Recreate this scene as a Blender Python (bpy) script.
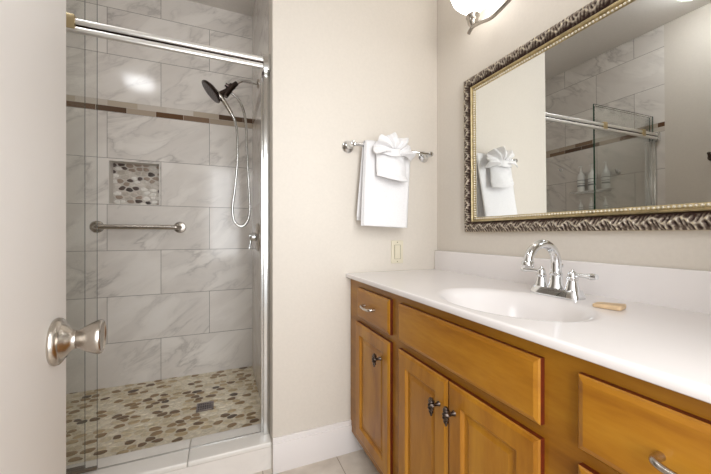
import bpy, bmesh, math, random
from mathutils import Vector, Matrix, noise

for o in list(bpy.data.objects):
    bpy.data.objects.remove(o)
S = bpy.context.scene
C = S.collection
PI = math.pi

# ------------------------------------------------------------------ camera
cam_d = bpy.data.cameras.new('camera')
cam = bpy.data.objects.new('camera', cam_d)
C.objects.link(cam)
cam.location = (0, 0, 1.04)
cam.rotation_euler = (PI / 2, 0, -math.radians(22.6))
cam_d.sensor_width = 36
cam_d.lens = 321.5 / 711 * 36
cam_d.shift_y = -3.0 / 711
cam_d.clip_start = 0.01
S.camera = cam

# ------------------------------------------------------------------ world, light, exposure
W = bpy.data.worlds.new('world')
S.world = W
W.use_nodes = True
W.node_tree.nodes['Background'].inputs[0].default_value = (0.98, 0.99, 1.0, 1)
W.node_tree.nodes['Background'].inputs[1].default_value = 1.0
S.view_settings.view_transform = 'Standard'
S.view_settings.look = 'None'
S.view_settings.exposure = 0.25
S.view_settings.gamma = 1.0
S.view_settings.use_curve_mapping = False
SHADE_GLOW = 2.4      # vanity lamp shades
DOME_GLOW = 20.0       # ceiling dome lamp
HALL_W = 37.0         # unseen fill lamp added beyond the doorway to brighten the room

def area(name, loc, rot, size, size_y, power, col=(1, 0.96, 0.9)):
    l = bpy.data.lights.new(name, 'AREA')
    l.shape = 'RECTANGLE'
    l.size, l.size_y, l.energy, l.color = size, size_y, power, col
    o = bpy.data.objects.new(name, l)
    o.location, o.rotation_euler = loc, rot
    C.objects.link(o)
    return o
area('hall_fill', (0.25, -0.75, 1.5), (PI / 2, 0, 0), 0.9, 1.7, HALL_W, (0.96, 0.98, 1.0))

# ------------------------------------------------------------------ materials
def lin(c):
    def f(v):
        v = v / 255.0
        return v / 12.92 if v <= 0.04045 else ((v + 0.055) / 1.055) ** 2.4
    return (f(c[0]), f(c[1]), f(c[2]), 1)

class NT:
    def __init__(s, name):
        s.m = bpy.data.materials.new(name)
        s.m.use_nodes = True
        s.t = s.m.node_tree
        s.b = s.t.nodes['Principled BSDF']
    def n(s, typ, **kw):
        x = s.t.nodes.new(typ)
        for k, v in kw.items():
            setattr(x, k, v)
        return x
    def l(s, a, b):
        s.t.links.new(a, b)
    def ramp(s, fac, stops, interp='LINEAR'):
        r = s.n('ShaderNodeValToRGB')
        r.color_ramp.interpolation = interp
        e = r.color_ramp.elements
        while len(e) < len(stops):
            e.new(0.5)
        for i, (p, c) in enumerate(stops):
            e[i].position = p
            e[i].color = c
        s.l(fac, r.inputs[0])
        return r.outputs[0]
    def math(s, op, a, b=None, c=None):
        x = s.n('ShaderNodeMath', operation=op)
        for i, v in enumerate((a, b, c)):
            if v is None:
                continue
            if isinstance(v, (int, float)):
                x.inputs[i].default_value = v
            else:
                s.l(v, x.inputs[i])
        return x.outputs[0]
    def bump(s, h, strength=0.3, dist=0.002):
        b = s.n('ShaderNodeBump')
        b.inputs['Strength'].default_value = strength
        b.inputs['Distance'].default_value = dist
        s.l(h, b.inputs['Height'])
        s.l(b.outputs[0], s.b.inputs['Normal'])

def plain(name, c, rough=0.5, metal=0.0, spec=0.5, noise_scale=0, noise_amt=0.05, bump=0.0):
    k = NT(name)
    k.b.inputs['Base Color'].default_value = lin(c)
    k.b.inputs['Roughness'].default_value = rough
    k.b.inputs['Metallic'].default_value = metal
    k.b.inputs['Specular IOR Level'].default_value = spec
    if noise_scale:
        g = k.n('ShaderNodeNewGeometry')
        nz = k.n('ShaderNodeTexNoise')
        nz.inputs['Scale'].default_value = noise_scale
        nz.inputs['Detail'].default_value = 4
        k.l(g.outputs['Position'], nz.inputs['Vector'])
        a = lin(tuple(v * (1 - noise_amt) for v in c))
        b = lin(tuple(min(255, v * (1 + noise_amt)) for v in c))
        k.l(k.ramp(nz.outputs[0], [(0.3, a), (0.7, b)]), k.b.inputs['Base Color'])
        if bump:
            k.bump(nz.outputs[0], bump)
    return k.m

def glow(name, c, strength, rough=0.4):
    k = NT(name)
    k.b.inputs['Base Color'].default_value = lin(c)
    k.b.inputs['Roughness'].default_value = rough
    k.b.inputs['Emission Color'].default_value = lin(c)
    k.b.inputs['Emission Strength'].default_value = strength
    return k.m

def marble(name, axis, u0, tile=True):
    """12x24 inch marble-look porcelain, running bond, band of mosaic skipped in the rows; axis = 'X' or 'Y' is the wall's run"""
    k = NT(name)
    g = k.n('ShaderNodeNewGeometry')
    sp = k.n('ShaderNodeSeparateXYZ')
    k.l(g.outputs['Position'], sp.inputs[0])
    run = sp.outputs[axis]
    z = sp.outputs['Z']
    above = k.math('GREATER_THAN', z, 1.892)
    zz = k.math('SUBTRACT', k.math('SUBTRACT', z, k.math('MULTIPLY', above, 0.0745)), 0.003)
    cmb = k.n('ShaderNodeCombineXYZ')
    k.l(k.math('ADD', run, u0), cmb.inputs[0])
    k.l(zz, cmb.inputs[1])
    br = k.n('ShaderNodeTexBrick', offset=0.5, offset_frequency=2)
    br.inputs['Scale'].default_value = 1
    br.inputs['Mortar Size'].default_value = 0.0016
    br.inputs['Mortar Smooth'].default_value = 0.1
    br.inputs['Brick Width'].default_value = 0.618
    br.inputs['Row Height'].default_value = 0.3085
    br.inputs['Color1'].default_value = (0, 0, 0, 1)
    br.inputs['Color2'].default_value = (1, 1, 1, 1)
    br.inputs['Mortar'].default_value = (0.5, 0.5, 0.5, 1)
    k.l(cmb.outputs[0], br.inputs['Vector'])
    # veins: each tile has its own piece of the pattern
    off = k.n('ShaderNodeVectorMath', operation='SCALE')
    k.l(br.outputs['Color'], off.inputs[0])
    off.inputs['Scale'].default_value = 7.0
    add = k.n('ShaderNodeVectorMath', operation='ADD')
    k.l(cmb.outputs[0], add.inputs[0])
    if tile:
        k.l(off.outputs[0], add.inputs[1])
    mp = k.n('ShaderNodeMapping')
    m0 = k.n('ShaderNodeMapping')
    m0.inputs['Rotation'].default_value = (0, 0, math.radians(-34))
    k.l(add.outputs[0], m0.inputs['Vector'])
    mp.inputs['Scale'].default_value = (1.5, 3.9, 1)
    k.l(m0.outputs[0], mp.inputs['Vector'])
    n1 = k.n('ShaderNodeTexNoise')
    n1.inputs['Scale'].default_value = 1.6
    n1.inputs['Detail'].default_value = 7
    n1.inputs['Roughness'].default_value = 0.55
    n1.inputs['Distortion'].default_value = 0.45
    k.l(mp.outputs[0], n1.inputs['Vector'])
    vein = k.math('ABSOLUTE', k.math('SUBTRACT', n1.outputs[0], 0.5))
    v1 = k.ramp(vein, [(0.0, (1, 1, 1, 1)), (0.018, (0.45, 0.45, 0.45, 1)), (0.075, (0, 0, 0, 1))])
    n2 = k.n('ShaderNodeTexNoise')
    n2.inputs['Scale'].default_value = 2.2
    n2.inputs['Detail'].default_value = 3
    k.l(add.outputs[0], n2.inputs['Vector'])
    gate = k.ramp(n2.outputs[0], [(0.4, (0.05, 0.05, 0.05, 1)), (0.7, (1, 1, 1, 1))])
    base = k.ramp(n1.outputs[0], [(0.3, lin((218, 211, 204))), (0.55, lin((233, 227, 220))), (0.75, lin((238, 233, 227)))])
    mx = k.n('ShaderNodeMix', data_type='RGBA')
    k.l(k.math('MULTIPLY', k.math('MULTIPLY', v1, gate), 0.75), mx.inputs['Factor'])
    k.l(base, mx.inputs['A'])
    mx.inputs['B'].default_value = lin((158, 151, 146))
    out = mx.outputs['Result']
    if tile:
        mg = k.n('ShaderNodeMix', data_type='RGBA')
        k.l(br.outputs['Fac'], mg.inputs['Factor'])
        k.l(out, mg.inputs['A'])
        mg.inputs['B'].default_value = lin((138, 131, 124))
        out = mg.outputs['Result']
        # mosaic accent band
        inb = k.math('MULTIPLY', k.math('GREATER_THAN', z, 1.8545), k.math('LESS_THAN', z, 1.9295))
        c2 = k.n('ShaderNodeCombineXYZ')
        k.l(k.math('ADD', run, 10.05), c2.inputs[0])
        k.l(k.math('SUBTRACT', z, 1.8545 - 0.0375 * 4), c2.inputs[1])
        b2 = k.n('ShaderNodeTexBrick', offset=0.37, offset_frequency=2, squash=0.75, squash_frequency=3)
        b2.inputs['Scale'].default_value = 1
        b2.inputs['Mortar Size'].default_value = 0.001
        b2.inputs['Brick Width'].default_value = 0.17
        b2.inputs['Row Height'].default_value = 0.0375
        b2.inputs['Color1'].default_value = (0, 0, 0, 1)
        b2.inputs['Color2'].default_value = (1, 1, 1, 1)
        b2.inputs['Mortar'].default_value = (0.45, 0.45, 0.45, 1)
        k.l(c2.outputs[0], b2.inputs['Vector'])
        bc = k.ramp(b2.outputs['Color'], [(0.0, lin((104, 76, 54))), (0.2, lin((178, 162, 144))), (0.36, lin((206, 196, 184))),
                                          (0.5, lin((136, 112, 92))), (0.6, lin((190, 176, 158))), (0.76, lin((212, 204, 194))),
                                          (0.88, lin((96, 74, 58)))], 'CONSTANT')
        mb = k.n('ShaderNodeMix', data_type='RGBA')
        k.l(inb, mb.inputs['Factor'])
        k.l(out, mb.inputs['A'])
        k.l(bc, mb.inputs['B'])
        out = mb.outputs['Result']
        k.bump(k.math('SUBTRACT', 1.0, br.outputs['Fac']), 0.4, 0.001)
    k.l(out, k.b.inputs['Base Color'])
    k.b.inputs['Roughness'].default_value = 0.11
    k.b.inputs['Specular IOR Level'].default_value = 0.36
    return k.m

def wood(name, axis, dark=1.0):
    k = NT(name)
    tc = k.n('ShaderNodeTexCoord')
    oi = k.n('ShaderNodeObjectInfo')
    sc = k.n('ShaderNodeVectorMath', operation='SCALE')
    k.l(tc.outputs['Object'], sc.inputs[0])
    sc.inputs['Scale'].default_value = 1.0
    ofs = k.n('ShaderNodeCombineXYZ')
    k.l(k.math('MULTIPLY', oi.outputs['Random'], 9.0), ofs.inputs[0])
    k.l(k.math('MULTIPLY', oi.outputs['Random'], 5.0), ofs.inputs[2])
    ad = k.n('ShaderNodeVectorMath', operation='ADD')
    k.l(sc.outputs[0], ad.inputs[0])
    k.l(ofs.outputs[0], ad.inputs[1])
    mp = k.n('ShaderNodeMapping')
    mp.inputs['Scale'].default_value = {'Y': (9, 1.6, 9), 'Z': (9, 9, 1.6)}[axis]
    k.l(ad.outputs[0], mp.inputs['Vector'])
    n1 = k.n('ShaderNodeTexNoise')
    n1.inputs['Scale'].default_value = 1.4
    n1.inputs['Detail'].default_value = 6
    n1.inputs['Distortion'].default_value = 0.8
    k.l(mp.outputs[0], n1.inputs['Vector'])
    n2 = k.n('ShaderNodeTexNoise')
    n2.inputs['Scale'].default_value = 14
    n2.inputs['Detail'].default_value = 5
    k.l(mp.outputs[0], n2.inputs['Vector'])
    f = k.math('ADD', k.math('MULTIPLY', n1.outputs[0], 0.8), k.math('MULTIPLY', n2.outputs[0], 0.2))
    cs = [(138, 85, 16), (164, 109, 26), (180, 128, 38)]
    cs = [tuple(v * dark for v in c) for c in cs]
    k.l(k.ramp(f, [(0.3, lin(cs[0])), (0.5, lin(cs[1])), (0.7, lin(cs[2]))]), k.b.inputs['Base Color'])
    k.b.inputs['Roughness'].default_value = 0.32
    k.b.inputs['Specular IOR Level'].default_value = 0.4
    return k.m

def glass_mat(name, tint):
    k = NT(name)
    t = k.t
    t.nodes.remove(k.b)
    tr = k.n('ShaderNodeBsdfTransparent')
    tr.inputs[0].default_value = tint
    gl = k.n('ShaderNodeBsdfGlossy')
    gl.inputs['Roughness'].default_value = 0.01
    lw = k.n('ShaderNodeLayerWeight')
    fr = k.n('ShaderNodeMath', operation='MULTIPLY_ADD')
    k.l(k.math('POWER', lw.outputs['Facing'], 5.0), fr.inputs[0])
    fr.inputs[1].default_value = 0.95
    fr.inputs[2].default_value = 0.04
    mx = k.n('ShaderNodeMixShader')
    k.l(fr.outputs[0], mx.inputs[0])
    k.l(tr.outputs[0], mx.inputs[1])
    k.l(gl.outputs[0], mx.inputs[2])
    k.l(mx.outputs[0], t.nodes['Material Output'].inputs[0])
    return k.m

def floor_tile(name):
    k = NT(name)
    g = k.n('ShaderNodeNewGeometry')
    mp = k.n('ShaderNodeMapping')
    mp.inputs['Location'].default_value = (-0.4955 + 0.33 * 6, -1.425 + 0.33 * 12, 0)
    k.l(g.outputs['Position'], mp.inputs['Vector'])
    br = k.n('ShaderNodeTexBrick', offset=0.0, offset_frequency=2)
    br.inputs['Scale'].default_value = 1
    br.inputs['Brick Width'].default_value = 0.33
    br.inputs['Row Height'].default_value = 0.33
    br.inputs['Mortar Size'].default_value = 0.002
    br.inputs['Color1'].default_value = (0, 0, 0, 1)
    br.inputs['Color2'].default_value = (1, 1, 1, 1)
    k.l(mp.outputs[0], br.inputs['Vector'])
    nz = k.n('ShaderNodeTexNoise')
    nz.inputs['Scale'].default_value = 7
    nz.inputs['Detail'].default_value = 6
    k.l(g.outputs['Position'], nz.inputs['Vector'])
    c = k.ramp(nz.outputs[0], [(0.35, lin((190, 178, 164))), (0.65, lin((216, 206, 193)))])
    mx = k.n('ShaderNodeMix', data_type='RGBA')
    k.l(br.outputs['Fac'], mx.inputs['Factor'])
    k.l(c, mx.inputs['A'])
    mx.inputs['B'].default_value = lin((150, 136, 120))
    k.l(mx.outputs['Result'], k.b.inputs['Base Color'])
    k.b.inputs['Roughness'].default_value = 0.35
    k.bump(k.math('SUBTRACT', 1.0, br.outputs['Fac']), 0.4, 0.001)
    return k.m

M = {}
M['paint'] = plain('cream_wall_paint', (215, 207, 196), 0.6, noise_scale=90, noise_amt=0.008, bump=0.04)
M['ceiling'] = plain('ceiling_paint', (226, 220, 213), 0.7, noise_scale=60, noise_amt=0.01)
M['trim'] = plain('white_trim_paint', (228, 222, 219), 0.35)
M['door'] = plain('white_door_paint', (230, 226, 222), 0.38, noise_scale=3, noise_amt=0.006)
M['tile_x'] = marble('marble_tile_back', 'X', 0.392 + 0.309 + 0.618 * 8)
M['tile_y'] = marble('marble_tile_side', 'Y', 0.618 * 8 - 2.6)
M['curb'] = marble('marble_curb', 'X', 3.0, tile=False)
M['curb_top'] = plain('curb_cap_stone', (226, 221, 214), 0.25, noise_scale=8, noise_amt=0.015)
M['grout'] = plain('pebble_grout', (222, 212, 192), 0.75, noise_scale=80, noise_amt=0.05, bump=0.15)
M['niche_grout'] = plain('niche_grout', (206, 198, 188), 0.75, noise_scale=80, noise_amt=0.04)
for i, c in enumerate([(228, 217, 195), (210, 195, 166), (188, 166, 130), (152, 126, 90), (118, 94, 66), (90, 74, 58)]):
    M['peb%d' % i] = plain('pebble_tone_%s' % 'abcdef'[i], c, 0.35, noise_scale=70, noise_amt=0.07)
for i, c in enumerate([(232, 227, 219), (214, 206, 196), (192, 182, 170), (160, 142, 126), (90, 74, 66), (70, 58, 52)]):
    M['npeb%d' % i] = plain('niche_pebble_tone_%s' % 'abcdef'[i], c, 0.35, noise_scale=70, noise_amt=0.06)
M['floor'] = floor_tile('beige_floor_tile')
M['chrome'] = plain('polished_chrome', (226, 228, 230), 0.06, 1.0)
M['satin_chrome'] = plain('satin_chrome', (214, 214, 212), 0.2, 1.0)
M['nickel'] = plain('brushed_nickel', (188, 181, 172), 0.26, 1.0, noise_scale=200, noise_amt=0.03)
M['dark_chrome'] = plain('dark_chrome', (74, 64, 62), 0.16, 1.0)
M['rail'] = plain('bright_satin_rail', (238, 236, 232), 0.36, 0.85)
M['black'] = plain('black_plastic', (34, 30, 30), 0.4)
M['spray'] = plain('dark_spray_plate', (96, 88, 88), 0.3, 0.5)
M['nozzle'] = plain('grey_rubber_nozzles', (150, 146, 144), 0.5)
M['clamp_tint'] = plain('chrome_warm_reflection', (204, 186, 148), 0.3, 1.0)  # chrome clamps with a warm reflection put into their colour
M['pewter'] = plain('antique_pewter', (88, 78, 72), 0.34, 1.0, noise_scale=150, noise_amt=0.25)
M['steel_drain'] = plain('drain_steel', (150, 140, 138), 0.35, 1.0)
M['glass'] = glass_mat('clear_shower_glass', (0.985, 0.99, 0.985, 1))
M['glass_edge'] = plain('green_glass_edge', (40, 72, 58), 0.15)
M['seal'] = plain('clear_vinyl_seal', (170, 166, 150), 0.3)
M['foot_reflection'] = plain('dark_glass_reflection', (96, 84, 70), 0.35)  # dark strips painted in for the reflection along the panes' lower edge
M['wood_y'] = wood('honey_maple_horizontal', 'Y')
M['wood_z'] = wood('honey_maple_vertical', 'Z')
M['wood_f'] = wood('honey_maple_frame', 'Y', 0.93)
M['wood_edge'] = plain('dark_red_edge', (92, 30, 8), 0.4, noise_scale=60, noise_amt=0.1)  # darker and redder than the fronts, on door and drawer edges
M['toe'] = plain('dark_toe_board', (92, 58, 26), 0.5, noise_scale=20, noise_amt=0.1)
M['counter'] = plain('white_cultured_marble', (234, 229, 227), 0.2, 0.0, 0.5, noise_scale=5, noise_amt=0.006)
M['bead'] = plain('pale_silver_bead', (232, 226, 212), 0.3, 0.8)
M['mirror'] = plain('mirror_silver', (238, 240, 238), 0.0, 1.0)
M['gilt'] = plain('champagne_gilt', (196, 180, 142), 0.36, 1.0, noise_scale=60, noise_amt=0.08)
M['terry'] = plain('white_terry', (232, 230, 230), 0.95, 0, 0.15, noise_scale=420, noise_amt=0.03, bump=0.5)
M['almond'] = plain('almond_plastic', (218, 210, 188), 0.35)
M['almond_dark'] = plain('almond_shadow_gap', (150, 141, 118), 0.5)  # shade of the rocker's gap put into the almond; screws share it
M['soap'] = plain('tan_soap', (206, 178, 142), 0.55, noise_scale=60, noise_amt=0.05)
M['bottle'] = plain('white_bottle_plastic', (236, 236, 232), 0.3)
M['label'] = plain('grey_label_print', (150, 152, 150), 0.5)
M['shade'] = glow('lit_frosted_glass', (255, 253, 250), SHADE_GLOW)
M['dome'] = glow('lit_dome_glass', (250, 252, 255), DOME_GLOW)

def carved(name):
    k = NT(name)
    g = k.n('ShaderNodeNewGeometry')
    at = k.n('ShaderNodeAttribute', attribute_name='relief')
    nz = k.n('ShaderNodeTexNoise')
    nz.inputs['Scale'].default_value = 160
    nz.inputs['Detail'].default_value = 3
    k.l(g.outputs['Position'], nz.inputs['Vector'])
    f = k.math('ADD', at.outputs['Fac'], k.math('MULTIPLY', k.math('SUBTRACT', nz.outputs[0], 0.5), 0.7))
    # antique finish: umber wash left in the carving's hollows, silver-gilt rubbed on its ridges
    k.l(k.ramp(f, [(0.15, lin((52, 34, 28))), (0.5, lin((122, 108, 94))), (0.75, lin((190, 180, 166))), (0.95, lin((226, 212, 180)))]), k.b.inputs['Base Color'])
    k.b.inputs['Metallic'].default_value = 0.55
    k.b.inputs['Roughness'].default_value = 0.38
    return k.m
M['carved'] = carved('antique_silver_gilt')

# ------------------------------------------------------------------ mesh helpers
def obj(name, bm, mats, parent=None, smooth=True, angle=40):
    me = bpy.data.meshes.new(name)
    bmesh.ops.recalc_face_normals(bm, faces=bm.faces)
    if parent is not None and 'origin' in parent:
        bmesh.ops.translate(bm, verts=bm.verts, vec=-Vector(parent['origin']))
    bm.to_mesh(me)
    bm.free()
    for m in (mats if isinstance(mats, (list, tuple)) else [mats]):
        me.materials.append(m)
    if smooth:
        me.polygons.foreach_set('use_smooth', [True] * len(me.polygons))
        try:
            me.set_sharp_from_angle(angle=math.radians(angle))
        except Exception:
            pass
    o = bpy.data.objects.new(name, me)
    C.objects.link(o)
    if parent is not None:
        o.parent = parent
        if 'origin' in parent and parent.type == 'MESH':
            pass
    return o

ORIG = []
def thing(name, label, cat, loc, rotz=0, group=None, local=False):
    """an Empty at the base of a thing; parts are meshed in world coordinates unless local"""
    o = bpy.data.objects.new(name, None)
    o.empty_display_size = 0.05
    o.location = loc
    o.rotation_euler = (0, 0, rotz)
    C.objects.link(o)
    o['label'] = label
    o['category'] = cat
    if group:
        o['group'] = group
    if not local:
        o['origin'] = tuple(loc)
        ORIG.append(o)
    return o

def sub(name, bm, mats, parent, **kw):
    """sub-part: meshed in the same coordinates as its part (a part sits at its thing's origin)"""
    top = parent.parent if parent.parent else parent
    if 'origin' in top:
        bmesh.ops.translate(bm, verts=bm.verts, vec=-Vector(top['origin']))
    return obj(name, bm, mats, parent, **kw)

def tag(o, label, cat, group=None):
    o['label'] = label
    o['category'] = cat
    if group:
        o['group'] = group
    return o

def struct(name, bm, mats, parent=None, **kw):
    o = obj(name, bm, mats, parent, **kw)
    if parent is None:
        o['kind'] = 'structure'
    return o

def B():
    return bmesh.new()

def box(bm, a, b, bevel=0.0, seg=2, mi=0):
    x0, y0, z0 = (min(a[i], b[i]) for i in range(3))
    x1, y1, z1 = (max(a[i], b[i]) for i in range(3))
    t = bmesh.new()
    bmesh.ops.create_cube(t, size=1)
    for v in t.verts:
        v.co = ((x0 + x1) / 2 + v.co.x * (x1 - x0), (y0 + y1) / 2 + v.co.y * (y1 - y0), (z0 + z1) / 2 + v.co.z * (z1 - z0))
    if bevel:
        bmesh.ops.bevel(t, geom=t.edges[:], offset=bevel, segments=seg, profile=0.6, affect='EDGES')
    merge(bm, t, mi)

def merge(bm, t, mi=0, mat=None):
    if mat is not None:
        bmesh.ops.transform(t, matrix=mat, verts=t.verts)
    mp = {v: bm.verts.new(v.co) for v in t.verts}
    for f in t.faces:
        try:
            nf = bm.faces.new([mp[v] for v in f.verts])
            nf.material_index = mi if mi else f.material_index
        except ValueError:
            pass
    t.free()

def smoothpath(pts, n=8):
    P = [Vector(p) for p in pts]
    out = []
    for i in range(len(P) - 1):
        p0 = P[max(0, i - 1)]; p1 = P[i]; p2 = P[i + 1]; p3 = P[min(len(P) - 1, i + 2)]
        for k in range(n):
            t = k / n
            out.append(0.5 * ((2 * p1) + (-p0 + p2) * t + (2 * p0 - 5 * p1 + 4 * p2 - p3) * t * t + (-p0 + 3 * p1 - 3 * p2 + p3) * t ** 3))
    out.append(P[-1])
    return out

def tube(bm, pts, r, seg=14, cap=True, mi=0):
    P = [Vector(p) for p in pts]
    rs = r if isinstance(r, (list, tuple)) else [r] * len(P)
    if len(rs) != len(P):
        m = len(rs) - 1
        rr = []
        for i in range(len(P)):
            f = i / (len(P) - 1) * m
            a = min(int(f), m - 1)
            rr.append(rs[a] + (rs[a + 1] - rs[a]) * (f - a))
        rs = rr
    up = None
    rings = []
    for i, p in enumerate(P):
        d = (P[min(i + 1, len(P) - 1)] - P[max(i - 1, 0)]).normalized()
        if up is None:
            up = Vector((0, 0, 1)) if abs(d.z) < 0.9 else Vector((1, 0, 0))
        s = d.cross(up).normalized()
        up = s.cross(d).normalized()
        rings.append([bm.verts.new(p + (s * math.cos(2 * PI * k / seg) + up * math.sin(2 * PI * k / seg)) * rs[i]) for k in range(seg)])
    for a, b in zip(rings, rings[1:]):
        for k in range(seg):
            f = bm.faces.new((a[k], a[(k + 1) % seg], b[(k + 1) % seg], b[k]))
            f.material_index = mi
    if cap:
        for rg in (rings[0], rings[-1]):
            f = bm.faces.new(rg)
            f.material_index = mi

def lathe(bm, prof, o=(0, 0, 0), axis=(0, 0, 1), seg=28, mi=0, scale=(1, 1)):
    """prof = [(radius, height)] turned about axis through o"""
    ax = Vector(axis).normalized()
    up = Vector((0, 0, 1)) if abs(ax.z) < 0.9 else Vector((1, 0, 0))
    s = ax.cross(up).normalized()
    u = s.cross(ax).normalized()
    o = Vector(o)
    rings = []
    for r, h in prof:
        if r < 1e-5:
            rings.append([bm.verts.new(o + ax * h)])
        else:
            rings.append([bm.verts.new(o + ax * h + (s * math.cos(2 * PI * k / seg) * scale[0] + u * math.sin(2 * PI * k / seg) * scale[1]) * r) for k in range(seg)])
    for a, b in zip(rings, rings[1:]):
        for k in range(seg):
            q = []
            for v in (a[k % len(a)], a[(k + 1) % len(a)], b[(k + 1) % len(b)], b[k % len(b)]):
                if v not in q:
                    q.append(v)
            if len(q) > 2:
                f = bm.faces.new(q)
                f.material_index = mi
    for rg in (rings[0], rings[-1]):
        if len(rg) > 1:
            f = bm.faces.new(rg)
            f.material_index = mi

def grid(bm, fn, nu, nv, mi=0, closed=False):
    V = [[bm.verts.new(fn(i / (nu - 1), j / (nv - 1))) for j in range(nv)] for i in range(nu)]
    for i in range(nu - 1):
        for j in range(nv - 1):
            f = bm.faces.new((V[i][j], V[i + 1][j], V[i + 1][j + 1], V[i][j + 1]))
            f.material_index = mi
    return V

def box_open_faces(bm, a, b):
    box(bm, a, b)

# ------------------------------------------------------------------ room shell
XL, XR, YB, YS, ZT = -1.24, 1.0785, 1.436, 2.60, 2.72
YF = -0.09
bm = B(); box(bm, (XL - .12, -0.9, -.06), (XR + .12, 1.52, 0)); struct('floor', bm, M['floor'])
bm = B(); box(bm, (XL - .12, YF - .12, ZT), (XR + .12, YS + .2, ZT + .08)); struct('ceiling', bm, M['ceiling'])
bm = B(); box(bm, (0.205, YB, 0), (XR, YB + .13, ZT), 0.004); struct('wall_back', bm, M['paint'])
bm = B(); box(bm, (XR, YF - .12, 0), (XR + .12, YB + .13, ZT)); struct('wall_right', bm, M['paint'])
bm = B(); box(bm, (XL - .12, YF - .12, 0), (XL, 1.463, ZT)); struct('wall_left', bm, M['paint'])
bm = B()
box(bm, (XL, YF - .12, 0), (-0.15, YF, ZT))
box(bm, (0.62, YF - .12, 0), (XR, YF, ZT))
box(bm, (-0.15, YF - .12, 2.06), (0.62, YF, ZT))
struct('wall_front', bm, M['paint'])
# shower alcove walls
NX0, NX1, NZ0, NZ1, ND = -0.693, -0.401, 1.240, 1.532, 0.09
bm = B()
for a, b in (((XL - .12, YS, -.06), (NX0, YS + .12, ZT)), ((NX1, YS, -.06), (0.40, YS + .12, ZT)),
             ((NX0, YS, -.06), (NX1, YS + .12, NZ0)), ((NX0, YS, NZ1), (NX1, YS + .12, ZT))):
    box(bm, a, b)
wsb = struct('wall_shower_back', bm, M['tile_x'], smooth=False)
bm = B(); box(bm, (0.218, YB + .13, -.06), (0.40, YS, ZT)); struct('wall_shower_right', bm, M['tile_y'], smooth=False)
bm = B(); box(bm, (XL - .12, 1.463, -.06), (XL, YS, ZT)); struct('wall_shower_left', bm, M['tile_y'], smooth=False)

# pebble mosaics: rounded stones set in grout
def pebbles(w, h, sx, sy, seed, weights, inset=0.0, clip_rect=None):
    """polygons [(pts2d, tone)] filling w x h, cell size sx x sy"""
    rnd = random.Random(seed)
    pts = []
    rows = int(h / sy) + 3
    cols = int(w / sx) + 3
    for r in range(-1, rows):
        for c in range(-1, cols):
            pts.append(((c + (0.5 if r % 2 else 0) + rnd.uniform(-.38, .38)) * sx, (r + rnd.uniform(-.36, .36)) * sy, rnd.random()))
    out = []
    asp = sx / sy
    for i, (x, y, t) in enumerate(pts):
        if not (-.2 * sx < x < w + .2 * sx and -.2 * sy < y < h + .2 * sy):
            continue
        nb = []
        for j, (a, b, _) in enumerate(pts):
            if j != i and abs(a - x) < 2.2 * sx and abs(b - y) < 2.2 * sy:
                nb.append(((a - x) / asp, b - y))
        rr = []
        K = 16
        for k in range(K):
            e = (math.cos(2 * PI * k / K), math.sin(2 * PI * k / K))
            best = sy * 0.75
            for a, b in nb:
                dt = a * e[0] + b * e[1]
                if dt > 1e-6:
                    best = min(best, (a * a + b * b) / (2 * dt))
            rr.append(best * 0.90 - 0.0008)
        for _ in range(2):
            rr = [min(rr[k], (rr[k - 1] + 2 * rr[k] + rr[(k + 1) % K]) / 4) for k in range(K)]
        poly = [(min(max(x + rr[k] * asp * math.cos(2 * PI * k / K), 0.001), w - .001),
                 min(max(y + rr[k] * math.sin(2 * PI * k / K), 0.001), h - .001)) for k in range(K)]
        xs = [p[0] for p in poly]; ys = [p[1] for p in poly]
        if max(xs) - min(xs) < .006 or max(ys) - min(ys) < .006:
            continue
        u = rnd.random()
        tone = 0
        for tone, wgt in enumerate(weights):
            u -= wgt
            if u < 0:
                break
        out.append((poly, tone))
    return out

def add_pebbles(bm, polys, to3d, h):
    """to3d(x, y, lift) -> point"""
    for poly, tone in polys:
        cx = sum(p[0] for p in poly) / len(poly); cy = sum(p[1] for p in poly) / len(poly)
        r0 = [bm.verts.new(to3d(x, y, 0)) for x, y in poly]
        r1 = [bm.verts.new(to3d(cx + (x - cx) * .93, cy + (y - cy) * .93, h * .8)) for x, y in poly]
        r2 = [bm.verts.new(to3d(cx + (x - cx) * .7, cy + (y - cy) * .7, h)) for x, y in poly]
        K = len(poly)
        for a, b in ((r0, r1), (r1, r2)):
            for k in range(K):
                bm.faces.new((a[k], a[(k + 1) % K], b[(k + 1) % K], b[k])).material_index = tone + 1
        bm.faces.new(r2).material_index = tone + 1

SX0, SX1, SY0, SY1, SZ = XL, 0.218, 1.62, YS, 0.022
bm = B()
box(bm, (SX0, SY0 - .06, -.06), (SX1, SY1, SZ - .002))
add_pebbles(bm, pebbles(SX1 - SX0, SY1 - SY0, .056, .037, 4, [.37, .24, .13, .13, .09, .04]),
            lambda x, y, l: (SX0 + x, SY0 + y, SZ - .003 + l), .004)
struct('shower_floor', bm, [M['grout']] + [M['peb%d' % i] for i in range(6)])

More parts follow.
